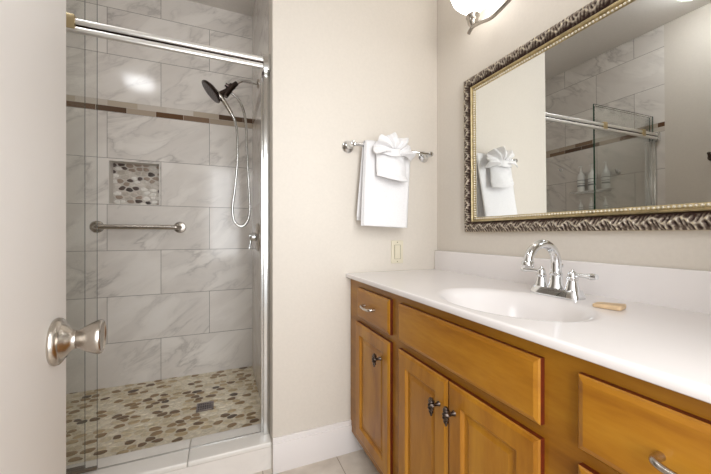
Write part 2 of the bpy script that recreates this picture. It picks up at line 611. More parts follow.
# niche lining and its pebble back
bm = B()
yb = YS + ND
fr = .0035
for a, b in (((NX0 - .001, YS - .001, NZ0 - .001), (NX0 + fr, yb, NZ1 + .001)), ((NX1 - fr, YS - .001, NZ0 - .001), (NX1 + .001, yb, NZ1 + .001)),
             ((NX0, YS - .001, NZ0 - .001), (NX1, yb, NZ0 + fr)), ((NX0, YS - .001, NZ1 - fr), (NX1, yb, NZ1 + .001))):
    box(bm, a, b)
nl = obj('niche_lining', bm, M['curb_top'], wsb, smooth=False)
bm = B()
box(bm, (NX0, yb, NZ0), (NX1, yb + .02, NZ1))
add_pebbles(bm, pebbles(NX1 - NX0, NZ1 - NZ0, .046, .028, 11, [.26, .22, .20, .16, .10, .06]),
            lambda x, y, l: (NX0 + x, yb + .001 - l, NZ0 + y), .005)
obj('niche_pebbles', bm, [M['niche_grout']] + [M['npeb%d' % i] for i in range(6)], wsb)

# curb: marble-faced with a lighter cap
CX0, CX1, CY0, CY1 = XL, 0.205, 1.460, 1.622
bm = B(); box(bm, (CX0, CY0, 0), (CX1, CY1, .098)); cur = struct('shower_curb', bm, M['curb'], smooth=False)
bm = B()
for a, b in ((CX0, -0.128), (-0.127, CX1)):
    box(bm, (a, CY0 - .006, .098), (b, CY1, .121), .007, 3)
obj('curb_cap', bm, M['curb_top'], cur)

# baseboards
def baseboard(name, a, b, face):
    bm = B()
    (x0, y0), (x1, y1) = a, b
    box(bm, (x0, y0, 0), (x1, y1, .128), .001)
    q = .006
    if face == 'y':
        box(bm, (x0, max(y0, y1) - (abs(y1 - y0) - q), .126), (x1, max(y0, y1), .150), .003)
    else:
        box(bm, (x0, y0, .126), (x1 - q, y1, .150), .003)
    struct(name, bm, M['trim'])
baseboard('baseboard_back', (0.205, YB - .016), (0.64, YB), 'y')
baseboard('baseboard_left', (XL, YF), (XL + .016, 1.455), 'x')

# casing of the doorway the picture is taken from
bm = B()
box(bm, (-0.225, YF, 0), (-0.152, YF + .016, 2.13), .003)
box(bm, (0.622, YF, 0), (0.695, YF + .016, 2.13), .003)
box(bm, (-0.225, YF, 2.062), (0.695, YF + .016, 2.135), .003)
struct('trim_1', bm, M['trim'])

# ------------------------------------------------------------------ the open white door
AL = math.radians(5.0)
door = bpy.data.objects.new('door_1', None)
C.objects.link(door)
door['kind'] = 'structure'
RX, RY, RZ = -0.2265, 0.6045, 0.882       # centre of the knob rose on the door face
BACK = 0.0535
WID = 0.745
door.location = (RX + math.sin(AL) * (WID - BACK), RY - math.cos(AL) * (WID - BACK), 0)
door.rotation_euler = (0, 0, AL)          # local +y runs from the hinge to the free edge, +x is the visible face's normal
bm = B(); box(bm, (-.035, 0, .012), (0, WID, 2.03), .0015, 2); obj('door_leaf', bm, M['door'], door)
ry = WID - BACK
kn = B()
lathe(kn, [(.033, 0), (.0345, .003), (.0335, .007), (.030, .010), (.026, .0105), (.024, .013), (.0205, .0165), (.017, .019), (.0140, .023), (.0135, .026)], (0, ry, RZ), (1, 0, 0), 40)
rose = obj('door_knob', kn, M['nickel'], door)
k2 = B()
lathe(k2, [(.0105, .022), (.0118, .0235), (.0125, .026), (.0145, .030), (.0190, .037), (.0226, .044), (.0252, .050), (.0258, .0535), (.0252, .0562), (.0236, .0574), (.0218, .0570), (.0206, .056), (.010, .0558), (0, .056)], (0, ry, RZ), (1, 0, 0), 40)
obj('knob_grip', k2, M['nickel'], rose)
k3 = B()
lathe(k3, [(.0034, .0), (.0034, .0125), (0, .0125)], (0, ry + .006, RZ - .0235), (1, 0, 0), 14)
obj('privacy_pinhole', k3, M['black'], rose)
for z in (.25, 1.75):
    hb = B(); tube(hb, [(.006, 0, z - .045), (.006, 0, z + .045)], .006)
    obj('hinge', hb, M['nickel'], door)

# ------------------------------------------------------------------ shower enclosure
YG = 1.545
enc = thing('shower_enclosure', 'fixed glass shower screen with chrome double rail and side channel on the marble curb', 'shower screen', (-.85, YG + .012, .121))
def pane(x0, x1, y, z0, z1, th=.008):
    bm = B()
    box(bm, (x0, y - th / 2, z0), (x1, y + th / 2, z1))
    for f in bm.faces:
        if abs(f.normal.y) < 0.5:
            f.material_index = 1
    bm.normal_update()
    for f in bm.faces:
        f.material_index = 0 if abs(f.normal.y) > 0.5 else 1
    return bm
obj('fixed_pane', pane(XL + .012, -0.491, YG + .014, .124, 1.99), [M['glass'], M['glass_edge']], enc, smooth=False)
# rail: two rounded bars one over the other, in front of the panes
bm = B()
YR = 1.508
for z0, z1 in ((1.8205, 1.8430), (1.7900, 1.8125)):
    box(bm, (XL + .002, YR - .009, z0), (.178, YR + .009, z1), .0085, 4)
obj('rail', bm, M['rail'], enc)
bm = B(); box(bm, (XL + .002, YR - .002, 1.808), (.178, YR + .006, 1.825)); obj('rail_groove_shade', bm, M['dark_chrome'], enc)  # dark strip puts the groove's shade between the bars into colour
bm = B(); box(bm, (.172, YR - .020, 1.780), (.2045, YR + .022, 1.854), .004); obj('rail_bracket', bm, M['satin_chrome'], enc)
bm = B(); box(bm, (XL, YR - .018, 1.778), (XL + .03, YR + .020, 1.853), .004); obj('rail_bracket', bm, M['satin_chrome'], enc)
bm = B()
box(bm, (.176, YG - .03, .121), (.2045, YG + .03, 1.782), .004)
box(bm, (.168, YG - .012, .121), (.178, YG + .012, 1.782), .003)
obj('side_channel', bm, M['satin_chrome'], enc)
bm = B()
box(bm, (XL, YG - .020, .121), (XL + .050, YG + .030, 1.778), .003)
box(bm, (XL, YG - .030, .121), (XL + .022, YG - .018, 1.778), .002)
obj('side_channel', bm, M['satin_chrome'], enc)
bm = B(); box(bm, (.170, YG - .022, 1.764), (.2045, YG + .022, 1.782), .003); obj('channel_cap', bm, M['dark_chrome'], enc)
bm = B()
box(bm, (-.455, YG - .005, .121), (.176, YG + .003, .1245), .001)
obj('threshold_strip', bm, M['satin_chrome'], enc)
bm = B(); box(bm, (XL + .03, YG + .003, .121), (-.492, YG + .026, .136), .002); obj('fixed_foot_reflection', bm, M['foot_reflection'], enc)

sd = thing('sliding_shower_door', 'clear frameless glass sliding door slid open to the left side of the shower', 'shower door', (-.8, YG - .006, .126))
obj('glass_pane', pane(XL + .014, -0.446, YG - .008, .137, 1.99), [M['glass'], M['glass_edge']], sd, smooth=False)
bm = B(); box(bm, (XL + .06, YG - .015, .128), (-.446, YG - .001, .139), .002); obj('sliding_foot_reflection', bm, M['foot_reflection'], sd)
for x in (-.522, -1.02):
    bm = B()
    box(bm, (x - .020, YR - .014, 1.800), (x + .020, YG - .0125, 1.852), .003)
    obj('roller_clamp', bm, M['clamp_tint'], sd)

# ------------------------------------------------------------------ shower fittings
sh = thing('hand_shower', 'dark chrome handheld shower head on its wall arm with a long looping hose', 'shower head', (0.218, 2.13, 2.0))
bm = B()
tube(bm, smoothpath([(.216, 2.138, 2.002), (.16, 2.132, 2.000), (.118, 2.125, 1.996), (.098, 2.122, 1.984), (.078, 2.12, 1.964)], 6), .0105)
obj('shower_arm', bm, M['chrome'], sh)
bm = B(); lathe(bm, [(.028, 0), (.028, .004), (.022, .009), (.012, .012)], (.218, 2.138, 2.002), (-1, 0, 0)); obj('arm_flange', bm, M['nickel'], sh)
bm = B()
tube(bm, [(.086, 2.121, 1.974), (.060, 2.118, 1.945)], [.014, .017])
tube(bm, [(.062, 2.12, 1.952), (.036, 2.115, 1.918)], [.021, .018])
tube(bm, [(.055, 2.118, 1.935), (.020, 2.11, 1.950)], [.013, .012])
tube(bm, [(.044, 2.115, 1.928), (.018, 2.108, 1.878)], [.021, .018])
tube(bm, [(.040, 2.113, 1.915), (-.012, 2.104, 1.882)], [.019, .015])
obj('holder', bm, M['dark_chrome'], sh)
hc = Vector((-.058, 2.10, 1.888)); hax = Vector((-.735, -.05, -.675)).normalized()
bm = B()
lathe(bm, [(.0, -.030), (.020, -.029), (.045, -.022), (.066, -.010), (.072, -.002), (.072, .004), (.068, .007)], hc, hax, 40)
hd = obj('head_disc', bm, M['dark_chrome'], sh)
bm = B(); lathe(bm, [(.067, .0045), (.067, .0075), (.060, .0085), (0, .009)], hc, hax, 40)
fp = sub('spray_plate', bm, M['spray'], hd)
bm = B()
s_ = hax.cross(Vector((0, 0, 1))).normalized(); u_ = s_.cross(hax).normalized()
for rr, n in ((.0, 1), (.014, 6), (.028, 12), (.042, 18), (.055, 24)):
    for k in range(n):
        a = 2 * PI * k / n
        p = hc + hax * .0085 + s_ * rr * math.cos(a) + u_ * rr * math.sin(a)
        lathe(bm, [(.0026, 0), (.0022, .0025), (0, .003)], p, hax, 6)
sub('nozzles', bm, M['nozzle'], hd)
bm = B()
tube(bm, smoothpath([hc - hax * .015, (-.01, 2.106, 1.872), (.012, 2.106, 1.845), (.034, 2.108, 1.812), (.055, 2.112, 1.778)], 5), [.020, .017, .0135, .012, .011])
obj('handle', bm, M['nickel'], sh)
bm = B()
hp = smoothpath([(.055, 2.112, 1.778), (.076, 2.118, 1.735), (.088, 2.12, 1.66), (.090, 2.12, 1.50), (.075, 2.12, 1.32), (.062, 2.12, 1.21), (.070, 2.12, 1.125), (.108, 2.12, 1.088),
                 (.148, 2.118, 1.118), (.163, 2.118, 1.21), (.156, 2.118, 1.36), (.146, 2.12, 1.55), (.142, 2.12, 1.70), (.128, 2.12, 1.80), (.098, 2.118, 1.87), (.055, 2.116, 1.905)], 14)
rs = [.0072 + (.0009 if i % 2 else 0) for i in range(len(hp))]
tube(bm, hp, rs, 10)
obj('hose', bm, M['satin_chrome'], sh)

sv = thing('shower_valve', 'round chrome shower valve plate with lever on the right shower wall', 'shower valve', (.218, 2.16, 1.02))
bm = B(); lathe(bm, [(.090, 0), (.090, .004), (.082, .010), (.040, .014), (.028, .016)], (.218, 2.16, 1.02), (-1, 0, 0), 40); obj('valve_plate', bm, M['nickel'], sv)
bm = B(); lathe(bm, [(.026, .010), (.026, .045), (.022, .055), (0, .056)], (.218, 2.16, 1.02), (-1, 0, 0), 28); obj('valve_hub', bm, M['chrome'], sv)
bm = B(); tube(bm, [(.175, 2.16, 1.02), (.170, 2.155, .985), (.162, 2.15, .945)], [.009, .008, .006]); obj('valve_lever', bm, M['chrome'], sv)

gb = thing('grab_bar', 'brushed nickel grab bar on the back shower wall below the niche', 'grab bar', (-.515, YS, 1.087))
bm = B()
zb = 1.087
tube(bm, smoothpath([(-.755, YS - .004, zb), (-.755, YS - .035, zb), (-.742, YS - .054, zb), (-.715, YS - .058, zb), (-.515, YS - .058, zb), (-.315, YS - .058, zb), (-.288, YS - .054, zb), (-.275, YS - .035, zb), (-.275, YS - .004, zb)], 5), .0155, 16)
obj('bar', bm, M['nickel'], gb)
for x in (-.755, -.275):
    bm = B(); lathe(bm, [(.040, 0), (.040, .004), (.036, .010), (.024, .013), (.018, .014)], (x, YS, zb), (0, -1, 0), 32); obj('flange', bm, M['nickel'], gb)

dr = thing('floor_drain', 'small square steel drain set in the pebble shower floor', 'drain', (-.09, 2.09, SZ + .0005))
bm = B()
d0 = .046
for a, b in (((-d0, -d0), (d0, -d0 + .008)), ((-d0, d0 - .008), (d0, d0)), ((-d0, -d0), (-d0 + .008, d0)), ((d0 - .008, -d0), (d0, d0))):
    box(bm, (-.09 + a[0], 2.09 + a[1], SZ - .002), (-.09 + b[0], 2.09 + b[1], SZ + .005), .001)
obj('drain_frame', bm, M['steel_drain'], dr)
bm = B()
box(bm, (-.09 - d0 + .006, 2.09 - d0 + .006, SZ - .002), (-.09 + d0 - .006, 2.09 + d0 - .006, SZ + .002))
obj('drain_well', bm, M['black'], dr)
bm = B()
for i in range(6):
    x = -.09 - d0 + .016 + i * .012
    box(bm, (x, 2.09 - d0 + .006, SZ), (x + .004, 2.09 + d0 - .006, SZ + .004))
for i in range(2):
    y = 2.09 - .016 + i * .03
    box(bm, (-.09 - d0 + .006, y, SZ), (-.09 + d0 - .006, y + .004, SZ + .004))
obj('drain_grate', bm, M['steel_drain'], dr)

# wall shelves with toiletries on the left shower wall (seen in the mirror)
def shelf(z, label):
    t = thing('wire_shelf', label, 'shelf', (XL, 2.02, z), group='toiletry shelves in the shower')
    bm = B()
    tube(bm, [(XL + .004, 1.84, z), (XL + .085, 1.84, z), (XL + .085, 2.20, z), (XL + .004, 2.20, z)], .003, 8)
    for i in range(6):
        tube(bm, [(XL + .015 + i * .013, 1.84, z - .002), (XL + .015 + i * .013, 2.20, z - .002)], .0018, 6)
    obj('wire_tray', bm, M['satin_chrome'], t)
    bm = B(); box(bm, (XL, 1.86, z - .014), (XL + .005, 2.18, z + .012), .001); obj('wall_plate', bm, M['satin_chrome'], t)
ZS1 = 1.425
shelf(ZS1, 'upper chrome wire shelf holding three pump bottles in the shower')
shelf(1.20, 'lower chrome wire shelf under the pump bottles in the shower')
def make_bottle(y, z, s, label, name='pump_bottle', cat='bottle', group='white toiletry bottles in the shower'):
    x = XL + .045
    t = thing(name, label, cat, (x, y, z), group=group)
    bm = B()
    lathe(bm, [(.0, 0), (.027 * s, 0), (.030 * s, .003), (.030 * s, .135 * s), (.027 * s, .150 * s), (.016 * s, .168 * s), (.011 * s, .176 * s)], (x, y, z), (0, 0, 1), 24)
    obj('bottle_body', bm, M['bottle'], t)
    bm = B()
    for a, b in ((.045, .060), (.070, .076), (.100, .106)):
        lathe(bm, [(.0302 * s, a * s), (.0304 * s, (a + .001) * s), (.0304 * s, (b - .001) * s), (.0302 * s, b * s)], (x, y, z), (0, 0, 1), 24)
    obj('label_band', bm, M['label'], t)
    bm = B()
    lathe(bm, [(.012 * s, .172 * s), (.0125 * s, .188 * s), (.007 * s, .193 * s), (.004 * s, .215 * s), (.004 * s, .226 * s), (.010 * s, .228 * s), (.009 * s, .236 * s), (0, .238 * s)], (x, y, z), (0, 0, 1), 18)
    tube(bm, [(x, y, z + .231 * s), (x + .026 * s, y, z + .230 * s), (x + .034 * s, y, z + .224 * s)], .0042 * s, 8)
    obj('pump', bm, M['bottle'], t)
    return t
make_bottle(2.105, ZS1 + .003, 1.08, 'white pump bottle farthest from the glass edge in the mirror')
make_bottle(2.000, ZS1 + .003, 1.08, 'middle white pump bottle, beside the green glass edge in the mirror')
make_bottle(1.880, ZS1 + .003, 1.08, 'white pump bottle seen behind the shower glass in the mirror')
make_bottle(2.110, 1.203, .62, 'small white bottle on the lower shelf, left of the green glass edge', 'toiletry_bottle')
make_bottle(2.010, 1.203, .66, 'small white bottle on the lower shelf, right at the green glass edge', 'toiletry_bottle')
make_bottle(1.885, 1.203, .64, 'small white bottle on the lower shelf, behind the shower glass', 'toiletry_bottle')

# suction hook near the bottles and a robe hook on the painted left wall
def hook(name, y, z, label, m, s=1.0):
    t = thing(name, label, 'hook', (XL, y, z))
    bm = B(); lathe(bm, [(.020 * s, 0), (.020 * s, .003), (.012 * s, .008), (.007 * s, .012)], (XL, y, z), (1, 0, 0), 22); obj('hook_plate', bm, m, t)
    bm = B()
    tube(bm, smoothpath([(XL + .006, y, z), (XL + .024 * s, y, z - .004), (XL + .036 * s, y, z - .002), (XL + .042 * s, y, z + .014 * s)], 5), [.006 * s, .005 * s, .005 * s, .006 * s], 10)
    lathe(bm, [(0, -.008 * s), (.007 * s, -.004 * s), (.008 * s, 0), (.007 * s, .004 * s), (0, .008 * s)], (XL + .042 * s, y, z + .018 * s), (0, 0, 1), 12)
    obj('hook_arm', bm, m, t)
hook('suction_hook', 1.80, 1.575, 'small chrome hook behind the shower glass beside the bottles', M['chrome'])
hook('suction_hook', 2.34, 1.69, 'small chrome hook in the shower corner under the mosaic band', M['chrome'], .8)
hook('robe_hook', 1.185, 1.575, 'dark bronze robe hook on the painted wall at the mirror\'s right end', M['pewter'], 1.4)

# ------------------------------------------------------------------ vanity
van = thing('vanity_cabinet', 'honey maple vanity cabinet with raised panel doors under the white counter', 'cabinet', (.82, .72, 0))
XF, XD = .572, .555
Y0, Y1 = -.02, 1.434
bm = B()
box(bm, (XF + .02, Y0, .10), (XR - .002, Y0 + .016, .831))
box(bm, (XF + .02, Y1 - .016, .10), (XR - .002, Y1, .831))
box(bm, (XF + .02, .388, .118), (XR - .02, .404, .70))
box(bm, (XF + .02, .984, .118), (XR - .02, 1.0, .70))
box(bm, (XF + .02, Y0 + .016, .10), (XR - .002, Y1 - .016, .118))
box(bm, (XR - .012, Y0 + .016, .118), (XR - .002, Y1 - .016, .831))
obj('carcass', bm, M['wood_z'], van, smooth=False)
# face frame: stiles and rails
bm = B()
for a, b in (((Y0, .10), (.05, .832)), ((.345, .10), (.445, .832)), ((.950, .10), (1.034, .832)), ((1.305, .10), (Y1, .832))):
    box(bm, (XF, a[0], a[1]), (XF + .02, b[0], b[1]))
for z0, z1 in ((.10, .16), (.628, .70), (.785, .832), (.366, .430)):
    for ya, yb_ in ((.05, .345), (.445, .950), (1.034, 1.305)):
        if z0 == .366 and ya > .3:
            continue
        box(bm, (XF, ya, z0), (XF + .02, yb_, z1))
obj('face_frame', bm, M['wood_f'], van, smooth=False)
bm = B(); box(bm, (.64, Y0, 0), (.66, Y1, .10)); obj('toe_kick', bm, M['toe'], van, smooth=False)

def panel(y0, y1, z0, z1, rings):
    """front facing -x; rings = [(inset, x)] from the back edge inwards; the outer side takes the dark red edge colour"""
    bm = B()
    R = [[bm.verts.new((x, y, z)) for y, z in ((y0 + i, z0 + i), (y1 - i, z0 + i), (y1 - i, z1 - i), (y0 + i, z1 - i))] for i, x in rings]
    for n, (a, b) in enumerate(zip(R, R[1:])):
        for k in range(4):
            bm.faces.new((a[k], a[(k + 1) % 4], b[(k + 1) % 4], b[k])).material_index = 1 if n == 0 else 0
    bm.faces.new(R[-1])
    bm.faces.new(R[0])
    return bm
DRW = [(0, XF), (0, XD + .006), (.003, XD + .003), (.011, XD)]
DOOR = [(0, XF), (0, XD + .006), (.003, XD + .003), (.011, XD), (.050, XD), (.053, XD + .003), (.056, XD + .009), (.064, XD + .009), (.075, XD + .006)]

def pull(yc, zc, parent, w=.088):
    bm = B()
    h = w / 2
    tube(bm, smoothpath([(XD + .001, yc - h, zc), (XD - .015, yc - h, zc), (XD - .0215, yc - h + .005, zc - .001), (XD - .0235, yc - h * .6, zc - .003), (XD - .0245, yc, zc - .004),
                         (XD - .0235, yc + h * .6, zc - .003), (XD - .0215, yc + h - .005, zc - .001), (XD - .015, yc + h, zc), (XD + .001, yc + h, zc)], 5),
         [.0062, .0058, .0056, .0052, .0048, .0052, .0056, .0058, .0062], 12)
    return sub('drawer_pull', bm, M['nickel'], parent)

def knob(yc, zc, parent):
    bm = B()
    lathe(bm, [(.0075, 0), (.0065, .003), (.0048, .007), (.0048, .019), (.006, .022)], (XD, yc, zc), (-1, 0, 0), 14)
    # ornate oblong head: stacked swelling rings with a carved leaf twist
    rings = []
    N, K = 26, 14
    for i in range(N + 1):
        t = i / N
        z = zc + .023 - .051 * t
        env = math.sin(PI * min(1, max(0, t)) ** 0.8) ** 0.6 if 0 < t < 1 else 0
        r = .0015 + .0090 * env * (1 - .25 * t) + .0016 * math.cos(t * 5 * 2 * PI) * (1 if .1 < t < .9 else 0)
        ring = []
        for k in range(K):
            a = 2 * PI * k / K
            q = r * (1 + .13 * math.cos(3 * a + t * 9))
            ring.append(bm.verts.new((XD - .026 + q * .8 * math.cos(a), yc + q * math.sin(a), z)))
        rings.append(ring)
    for a, b in zip(rings, rings[1:]):
        for k in range(K):
            bm.faces.new((a[k], a[(k + 1) % K], b[(k + 1) % K], b[k]))
    bm.faces.new(rings[0]); bm.faces.new(rings[-1])
    return sub('knob', bm, M['pewter'], parent)

ml = [M['wood_y'], M['wood_edge']]
mz = [M['wood_z'], M['wood_edge']]
d = obj('drawer', panel(1.022, 1.318, .674, .803, DRW), ml, van, smooth=False); pull(1.185, .740, d)
obj('false_drawer_front', panel(.430, .962, .675, .803, DRW), ml, van, smooth=False)
d = obj('door', panel(1.022, 1.340, .140, .648, DOOR), mz, van, smooth=False); knob(1.088, .568, d)
d = obj('door', panel(.700, .962, .140, .648, DOOR), mz, van, smooth=False); knob(.733, .570, d)
d = obj('door', panel(.430, .697, .140, .648, DOOR), mz, van, smooth=False); knob(.670, .576, d)
d = obj('drawer', panel(.030, .360, .676, .803, DRW), ml, van, smooth=False); pull(.202, .736, d)
d = obj('drawer', panel(.030, .360, .412, .648, DRW), ml, van, smooth=False); pull(.198, .56, d)
d = obj('drawer', panel(.030, .360, .140, .386, DRW), ml, van, smooth=False); pull(.198, .29, d)

# ------------------------------------------------------------------ counter with moulded bowl
top = thing('sink_counter', 'glossy white counter with moulded oval sink and backsplash on the vanity', 'counter', (.82, .72, .832))
BX, BY, BA, BB_, BD = .742, .672, .150, .206, .125
XT0, ZTOP = .547, .852
bm = B()
def top_z(x, y):
    r = math.hypot((x - BX) / BA, (y - BY) / BB_)
    if r >= 1.12:
        return ZTOP
    t = 1 - r / 1.12
    s = min(1, t / .70)
    s = s * s * (3 - 2 * s)
    return ZTOP - BD * s
xs = [XT0 + .004] + [XT0 + .012 + i * (1.06 - XT0 - .012) / 74 for i in range(75)]
ys = [-.045] + [-.03 + i * .08 for i in range(6)] + [.44 + i * .0065 for i in range(74)] + [.93 + i * .1 for i in range(5)] + [Y1 + .0005]
ys = sorted(set(round(v, 5) for v in ys))
V = [[bm.verts.new((x, y, top_z(x, y))) for y in ys] for x in xs]
for i in range(len(xs) - 1):
    for j in range(len(ys) - 1):
        bm.faces.new((V[i][j], V[i + 1][j], V[i + 1][j + 1], V[i][j + 1]))
# rolled front nosing, ends and underside
prof = [(XT0 + .0012, ZTOP - .0012), (XT0, ZTOP - .004), (XT0, ZTOP - .016), (XT0 + .002, ZTOP - .0185), (XT0 + .02, ZTOP - .0195)]
prev = V[0]
for px, pz in prof:
    row = [bm.verts.new((px, y, pz)) for y in ys]
    for j in range(len(ys) - 1):
        bm.faces.new((prev[j], prev[j + 1], row[j + 1], row[j]))
    prev = row
obj('countertop', bm, M['counter'], top, angle=60)
bm = B(); box(bm, (1.058, -.045, .846), (XR - .0005, Y1 + .0005, .952), .004, 3); obj('backsplash', bm, M['counter'], top)
bm = B(); lathe(bm, [(.0, .004), (.014, .004), (.021, .002), (.022, 0)], (BX, BY, top_z(BX, BY) - .0005), (0, 0, 1), 24); obj('sink_drain', bm, M['chrome'], top)

# ------------------------------------------------------------------ faucet
FX, FY, FZ = .945, .672, .852
fa = thing('faucet', 'polished chrome high-arc faucet with two lever handles behind the sink', 'faucet', (FX, FY, FZ))
bm = B()
def base_ring(sx, sy, z):
    return [(FX + sx * (abs(math.cos(a)) ** .45) * (1 if math.cos(a) >= 0 else -1), FY + sy * (abs(math.sin(a)) ** .45) * (1 if math.sin(a) >= 0 else -1), z) for a in [2 * PI * k / 40 for k in range(40)]]
rings = [[bm.verts.new(p) for p in base_ring(*q)] for q in ((.030, .077, FZ), (.030, .077, FZ + .007), (.0255, .0715, FZ + .022), (.024, .070, FZ + .025))]
for a, b in zip(rings, rings[1:]):
    for k in range(40):
        bm.faces.new((a[k], a[(k + 1) % 40], b[(k + 1) % 40], b[k]))
bm.faces.new(rings[0]); bm.faces.new(rings[-1])
obj('base_plate', bm, M['chrome'], fa)
bm = B()
lathe(bm, [(.024, .020), (.023, .026), (.018, .040), (.0165, .062), (.018, .064), (.018, .069), (.0135, .072)], (FX, FY, FZ), (0, 0, 1), 28)
arc = [(FX, FY, FZ + .06), (FX, FY, FZ + .10)]
R = .0600
for k in range(0, 13):
    a = PI * k / 12 * .98
    arc.append((FX - R + R * math.cos(a), FY, FZ + .099 + R * .98 * math.sin(a)))
arc.append((FX - 2 * R - .002, FY, FZ + .094))
tube(bm, smoothpath(arc, 3), [.0145, .0138, .0132, .0128, .0125], 18)
lathe(bm, [(.0125, 0), (.0160, .004), (.0165, .016), (.0135, .020)], (FX - 2 * R - .0025, FY, FZ + .090), (.05, 0, 1), 20)
obj('spout', bm, M['chrome'], fa)
for s in (1, -1):
    hy = FY + s * .049
    bm = B()
    lathe(bm, [(.0205, .020), (.020, .025), (.0155, .040), (.0130, .052), (.0150, .055), (.0150, .060), (.0118, .063), (.0113, .072), (.009, .077), (.004, .080), (.0035, .084), (0, .086)], (FX, hy, FZ), (0, 0, 1), 26)
    h = obj('handle', bm, M['chrome'], fa)
    bm = B()
    tube(bm, smoothpath([(FX, hy, FZ + .068), (FX - .001, hy + s * .018, FZ + .070), (FX - .003, hy + s * .037, FZ + .070), (FX - .004, hy + s * .056, FZ + .070), (FX - .005, hy + s * .069, FZ + .071)], 5),
         [.0065, .0052, .0058, .0095, .0075], 14)
    sub('lever', bm, M['chrome'], h)
bm = B()
tube(bm, [(FX + .020, FY, FZ + .024), (FX + .020, FY, FZ + .085)], .003, 10)
lathe(bm, [(.003, 0), (.0075, .004), (.008, .010), (.005, .014), (0, .015)], (FX + .020, FY, FZ + .083), (0, 0, 1), 14)
obj('lift_rod', bm, M['chrome'], fa)

# soap
so = B()
box(so, (-.024, -.030, 0), (.024, .030, .013), .0045, 3)
for v in so.verts:
    v.co.x *= 1 - 4 * (v.co.y + .03) if v.co.y > 0 else 1
    v.co.z *= 1 - 4.5 * (v.co.y + .03)
bmesh.ops.transform(so, matrix=Matrix.Translation((.905, .505, .8525)) @ Matrix.Rotation(math.radians(14), 4, 'Z'), verts=so.verts)
tag(obj('soap_bar', so, M['soap']), 'small flat tan soap bar on the counter beside the faucet', 'soap')

# ------------------------------------------------------------------ mirror
mi = thing('wall_mirror', 'wide wall mirror in an ornate carved gilt frame above the vanity', 'mirror', (XR, .64, 1.05), local=True)
mi.rotation_euler = (0, -math.radians(0.45), 0)
MH, MY = .706, .562         # height, half width (local: z up from the bottom edge, y about the middle, -x into the room)
FW = .066
bm = B(); box(bm, (-.010, -MY + FW - .006, FW - .006), (-.004, MY - FW + .006, MH - FW + .006)); obj('mirror_glass', bm, M['mirror'], mi, smooth=False)
bm = B(); box(bm, (-.004, -MY + .02, .02), (0, MY - .02, MH - .02)); obj('backing', bm, M['black'], mi, smooth=False)

def frame_pt(side, s, w, h):
    """side 0 bottom,1 right(-y),2 top,3 left(+y); s along, w inset from the outer edge, h height towards the room"""
    if side == 0:
        return (-h, -MY + s, w)
    if side == 2:
        return (-h, MY - s, MH - w)
    if side == 1:
        return (-h, -MY + w, MH - s)
    return (-h, MY - w, s)
CW = .044   # carved band width
bm = B()
rl = bm.verts.layers.float.new('relief')
for side in range(4):
    L = 2 * MY if side in (0, 2) else MH
    n = int(L / .0022)
    prev = None
    for i in range(n + 1):
        s0 = L * i / n
        row = []
        for j in range(17):
            t = j / 16
            w = t * CW
            s = min(max(s0, w), L - w)
            base = .012 + .020 * math.sin(PI * (0.12 + 0.80 * t)) ** .8
            rep = .056
            ph = (s % rep) / rep * 2 * PI
            # acanthus carving: scrolling stems, leaves fanning off them, a fringe of leaf tips at the outer edge
            stem = t - .55 - .20 * math.sin(ph)
            d1 = math.exp(-(stem / .09) ** 2)
            lf = math.cos(ph * 5 + 11 * stem * (1 if stem > 0 else -1)) * math.exp(-((abs(stem) - .24) / .20) ** 2)
            fr_ = max(0, math.cos(ph * 4 + 3 * t)) * max(0, 1 - t / .30)
            nz = noise.noise(Vector((s * 170, w * 170, side * 7.3)))
            env = min(1, t / .05) * min(1, (1 - t) / .10)
            rel = (1.0 * d1 + .75 * lf + .45 * nz - .35 + .9 * fr_) * env
            row.append(bm.verts.new(frame_pt(side, s, w, base + .0042 * rel)))
            row[-1][rl] = .52 + .46 * rel - .42 * max(0, (t - .70) / .30) + .25 * fr_
        if prev:
            for j in range(16):
                try:
                    bm.faces.new((prev[j], row[j], row[j + 1], prev[j + 1]))
                except ValueError:
                    pass
        prev = row
bmesh.ops.dissolve_degenerate(bm, dist=1e-5, edges=bm.edges[:])
fb = obj('carved_frame', bm, M['carved'], mi, angle=180)
# outer lip, back edge and inner fillet, mitred
bm = B()
for side in range(4):
    L = 2 * MY if side in (0, 2) else MH
    pr = [(0, 0), (-.001, .012), (.0, .0175), (.0035, .019), (.0055, .010)]
    pr2 = [(CW - .002, .012), (CW, .020), (CW + .002, .0235), (CW + .006, .0235), (CW + .008, .020), (CW + .009, .014), (CW + .017, .0135), (CW + .022, .010), (CW + .022, .006)]
    for P in (pr, pr2):
        A = [bm.verts.new(frame_pt(side, w, w, h)) for w, h in P]
        Z = [bm.verts.new(frame_pt(side, L - w, w, h)) for w, h in P]
        for k in range(len(P) - 1):
            bm.faces.new((A[k], A[k + 1], Z[k + 1], Z[k]))
obj('gilt_fillet', bm, M['gilt'], mi, angle=50)
bm = B()
for side in range(4):
    L = 2 * MY if side in (0, 2) else MH
    w = CW + .0155
    n = int((L - 2 * w) / .0105)
    for i in range(n + 1):
        p = frame_pt(side, w + (L - 2 * w) * i / n, w, .0145)
        lathe(bm, [(0, -.0042), (.0030, -.0030), (.0042, 0), (.0030, .0030), (0, .0042)], p, (-1, 0, 0), 8)
obj('bead_trim', bm, M['bead'], mi, angle=180)

